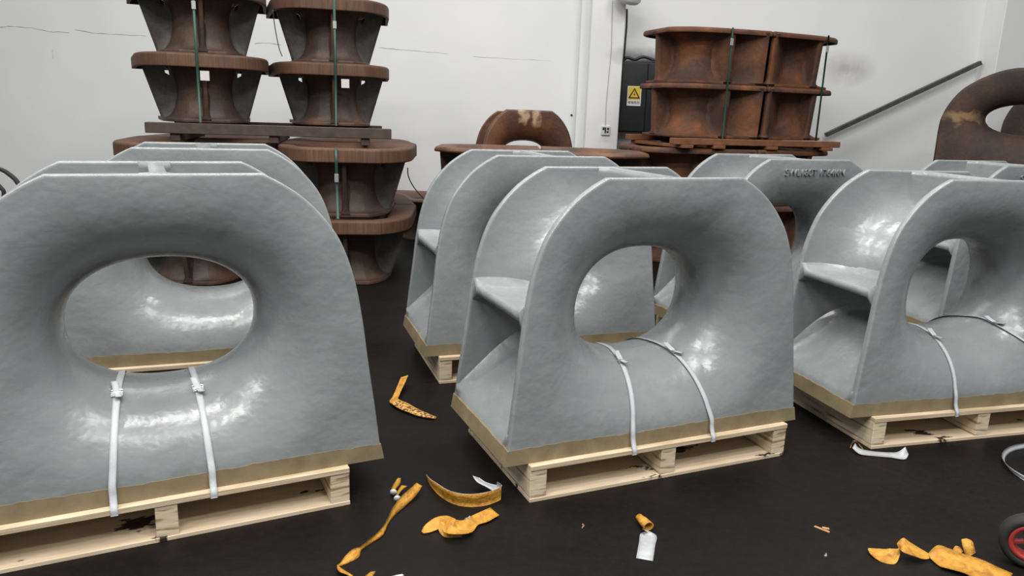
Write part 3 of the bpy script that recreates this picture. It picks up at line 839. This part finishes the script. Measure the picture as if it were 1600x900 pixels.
o = strip('tape_scrap', [(666, 742, .010, .003, 88), (672, 753, .018, .016, 80), (685, 765, .026, .026, 78), (705, 777, .028, .028, 76), (730, 782, .028, .028, 78), (757, 780, .028, .028, 82), (778, 773, .029, .027, 86), (783, 768, .030, .027, 90), (776, 763, .034, .027, 92)], YT[::-1], 'long curved yellow tape standing on its edge beside the centre pallet, silver tail folded back', 'tape', group=gT)
strip('tape_tail', [(780, 764, .040, .020, 20), (766, 759, .038, .022, -12), (752, 753, .040, .022, -20), (744, 745, .046, .018, -30)], ['silver_tape'], '', '', parent=o)['label'] = 'silver grey tail folded back'
o = strip('tape_scrap', [(660, 832, .006, .006, 10), (668, 826, .012, .015, 30), (682, 818, .020, .020, 40), (694, 815, .030, .020, 55), (704, 822, .040, .028, 30), (716, 823, .034, .034, 15), (730, 822, .026, .026, 25), (742, 813, .022, .018, 40), (755, 808, .018, .022, 25), (773, 799, .016, .022, 15)], YT, 'crumpled yellow tape scrap right below the long curved one', 'tape', group=gT, fl=-1)
strip('folded_flap', [(686, 817, .020, .008, 60), (692, 826, .016, .016, 50), (700, 834, .008, .014, 30), (722, 836, .004, .008, 20)], YT, '', '', parent=o, fl=-1)
strip('torn_flap', [(728, 812, .020, .007, 60), (733, 810, .036, .005, 70), (734, 806, .044, .002, 70)], ['paper'], '', '', parent=o, sub=3)
strip('tape_scrap', [(572, 905, .004, .014, 10), (578, 899, .010, .016, 20), (583, 893, .016, .014, 30)], YT, 'yellow tape bit cut off by the bottom edge of the picture', 'tape', group=gT)
strip('paper_scrap', [(612, 903, .004, .010, 10), (622, 900, .006, .010, 15), (630, 898, .004, .006, 10)], ['paper'], 'white scrap at the bottom edge beside the yellow tape bit', 'scrap')
# roll of tape with a silver strip
o = strip('tape_scrap', [(1008, 829, .022, .016, 10), (1013, 835, .006, .026, 5), (1011, 850, .003, .026, 2), (1007, 874, .003, .026, 0)], ['silver_tape'], 'short silver tape piece with a rolled yellow end, alone on the dark floor', 'tape')
c0, c1 = on_floor(997, 806, .018), on_floor(1014, 823, .018)
nn = 12; ax = (c1-c0).normalized(); sd_ = ax.cross(Vector((0, 0, 1))).normalized(); V = []; F = []
for k, (f, r) in enumerate(((0, .006), (.08, .013), (.3, .014), (.45, .017), (1, .019), (.98, .015), (.6, .013))):
    cc = c0.lerp(c1, f)
    V += [cc+sd_*math.cos(2*PI*i/nn)*r+Vector((0, 0, 1))*math.sin(2*PI*i/nn)*r*.85 for i in range(nn)]
for k in range(6):
    for i in range(nn): F.append((k*nn+i, k*nn+(i+1) % nn, (k+1)*nn+(i+1) % nn, (k+1)*nn+i))
F.append(tuple(range(nn))); F.append(tuple(6*nn+i for i in range(nn)))
link('rolled_end', mesh('rolled_end', V, F), o, ['yellow_tape'], True)['label'] = 'rolled yellow end'
# wood chip
def chip(px, py, sz, mat, name, label, cat, ang=0):
    p = on_floor(px, py); bm = bmesh.new(); Mc = Matrix.Translation(p) @ Matrix.Rotation(ang, 4, 'Z')
    box_bm(bm, -sz, sz, -sz*.16, sz*.16, 0, .005, Mc)
    box_bm(bm, 0, sz*.9, -sz*.1, sz*.25, .005, .010, Mc @ Matrix.Rotation(.45, 4, 'Z'))
    o = link(name, bm_mesh(bm, name, .0015, 1), None, [mat]); return tag(o, label, cat)
chip(1284, 828, .026, 'wood_chip', 'wood_chip', 'small brown wood chip on the dark floor right of the centre pallet', 'chip', -.75)
chip(911, 824, .010, 'wood_chip', 'wood_chip', 'tiny brown chip on the floor in front of the centre pallet', 'chip', 1.1)
chip(1290, 869, .005, 'paper', 'paper_scrap', 'tiny pale speck of paper on the floor near the bottom right', 'scrap', .3)
# big yellow scrap bottom right
o = strip('tape_scrap', [(1357, 857, .012, .004, 5), (1366, 862, .012, .020, 12), (1380, 868, .012, .026, 25), (1394, 869, .016, .024, 40), (1405, 862, .026, .012, 80), (1404, 854, .036, .012, 75), (1412, 852, .046, .026, 30), (1425, 858, .036, .028, 20), (1440, 865, .022, .020, 25), (1452, 869, .014, .007, 60)], YT, 'large crumpled yellow tape sheet at the bottom right, near the wheel', 'tape', group=gT, fl=-1)
strip('wide_sheet', [(1452, 869, .010, .012, 10), (1466, 868, .016, .048, 12), (1480, 872, .018, .056, 6), (1505, 880, .016, .056, 3), (1530, 889, .014, .056, 5), (1555, 899, .012, .050, 4), (1575, 908, .01, .05, 5)], YT, '', '', parent=o, fl=-1)
strip('standing_flap', [(1517, 868, .010, .018, 60), (1514, 857, .030, .017, 40), (1511, 847, .040, .016, 20), (1506, 842, .042, .008, 10)], YT, '', '', parent=o, sub=4)
strip('standing_flap', [(1500, 866, .014, .014, 60), (1496, 859, .024, .012, 40), (1491, 855, .028, .008, 20)], YT, '', '', parent=o, sub=4)
# silver strip at pallet three
o = strip('tape_scrap', [(1334, 696, .030, .012, 60), (1343, 705, .014, .018, 20), (1365, 709, .006, .018, 10), (1390, 711, .006, .020, 8), (1408, 712, .010, .024, 14), (1417, 704, .024, .016, 60)], ['silver_tape'], 'grey plastic strip lying at the front left corner of the right front pallet', 'strip', fl=-1)
strip('curl', [(1329, 700, .006, .008, 60), (1331, 692, .022, .010, 70), (1338, 690, .028, .006, 40), (1348, 702, .006, .008, 20), (1350, 706, .003, .004, 10)], ['blotch', 'silver_tape'], '', '', parent=o, sub=4)
# loop of white strap
strip('strap_loop', [(1640, 690, .012, .012, 80), (1605, 696, .012, .012, 80), (1585, 700, .012, .013, 78), (1572, 707, .012, .014, 70), (1568, 717, .012, .014, 60), (1575, 729, .012, .014, 50), (1590, 741, .012, .013, 60), (1610, 752, .012, .012, 75), (1640, 762, .012, .012, 80)], ['white_strap'], 'loop of white strap on the floor, cut by the right edge', 'strap')
# trolley wheel
q = on_floor(1612, 893); R = .088
wh = empty('trolley_wheel', (q.x, q.y+.03, 0), -.50, 'black rubber wheel with a red hub at the bottom right corner', 'wheel')
def lathe(name, prf, mat, parent, n=36, ang=0, zc=R):
    V = []; F = []
    for r, y in prf: V += [(r*math.cos(2*PI*i/n), y, zc+r*math.sin(2*PI*i/n)) for i in range(n)]
    k = len(prf)
    for a in range(k):
        b_ = (a+1) % k
        for i in range(n): F.append((a*n+i, a*n+(i+1) % n, b_*n+(i+1) % n, b_*n+i))
    return link(name, mesh(name, V, F), parent, [mat], True)
lathe('tyre', [(.060, -.022), (.066, -.029), (.078, -.028), (.086, -.018), (.088, 0), (.086, .018), (.078, .028), (.066, .029), (.060, .022)], 'rubber', wh)
lathe('rim', [(.046, -.020), (.050, -.026), (.060, -.026), (.063, -.018), (.063, .018), (.060, .026), (.050, .026), (.046, .020)], 'red_paint', wh)
lathe('hub', [(.006, -.026), (.016, -.024), (.018, -.012), (.018, .012), (.016, .024), (.006, .026)], 'red_paint', wh)
for k in range(5):
    Ms = Matrix.Translation((0, 0, R)) @ Matrix.Rotation(k*2*PI/5+.3, 4, 'Y')
    box('spoke', .016, .048, -.008, .008, -.006, .006, 'red_paint', wh, .002, Ms)
link('axle', tube_mesh('axle', [(0, -.034, R), (0, .034, R)], .006, 10), wh, ['galvanized'], True)
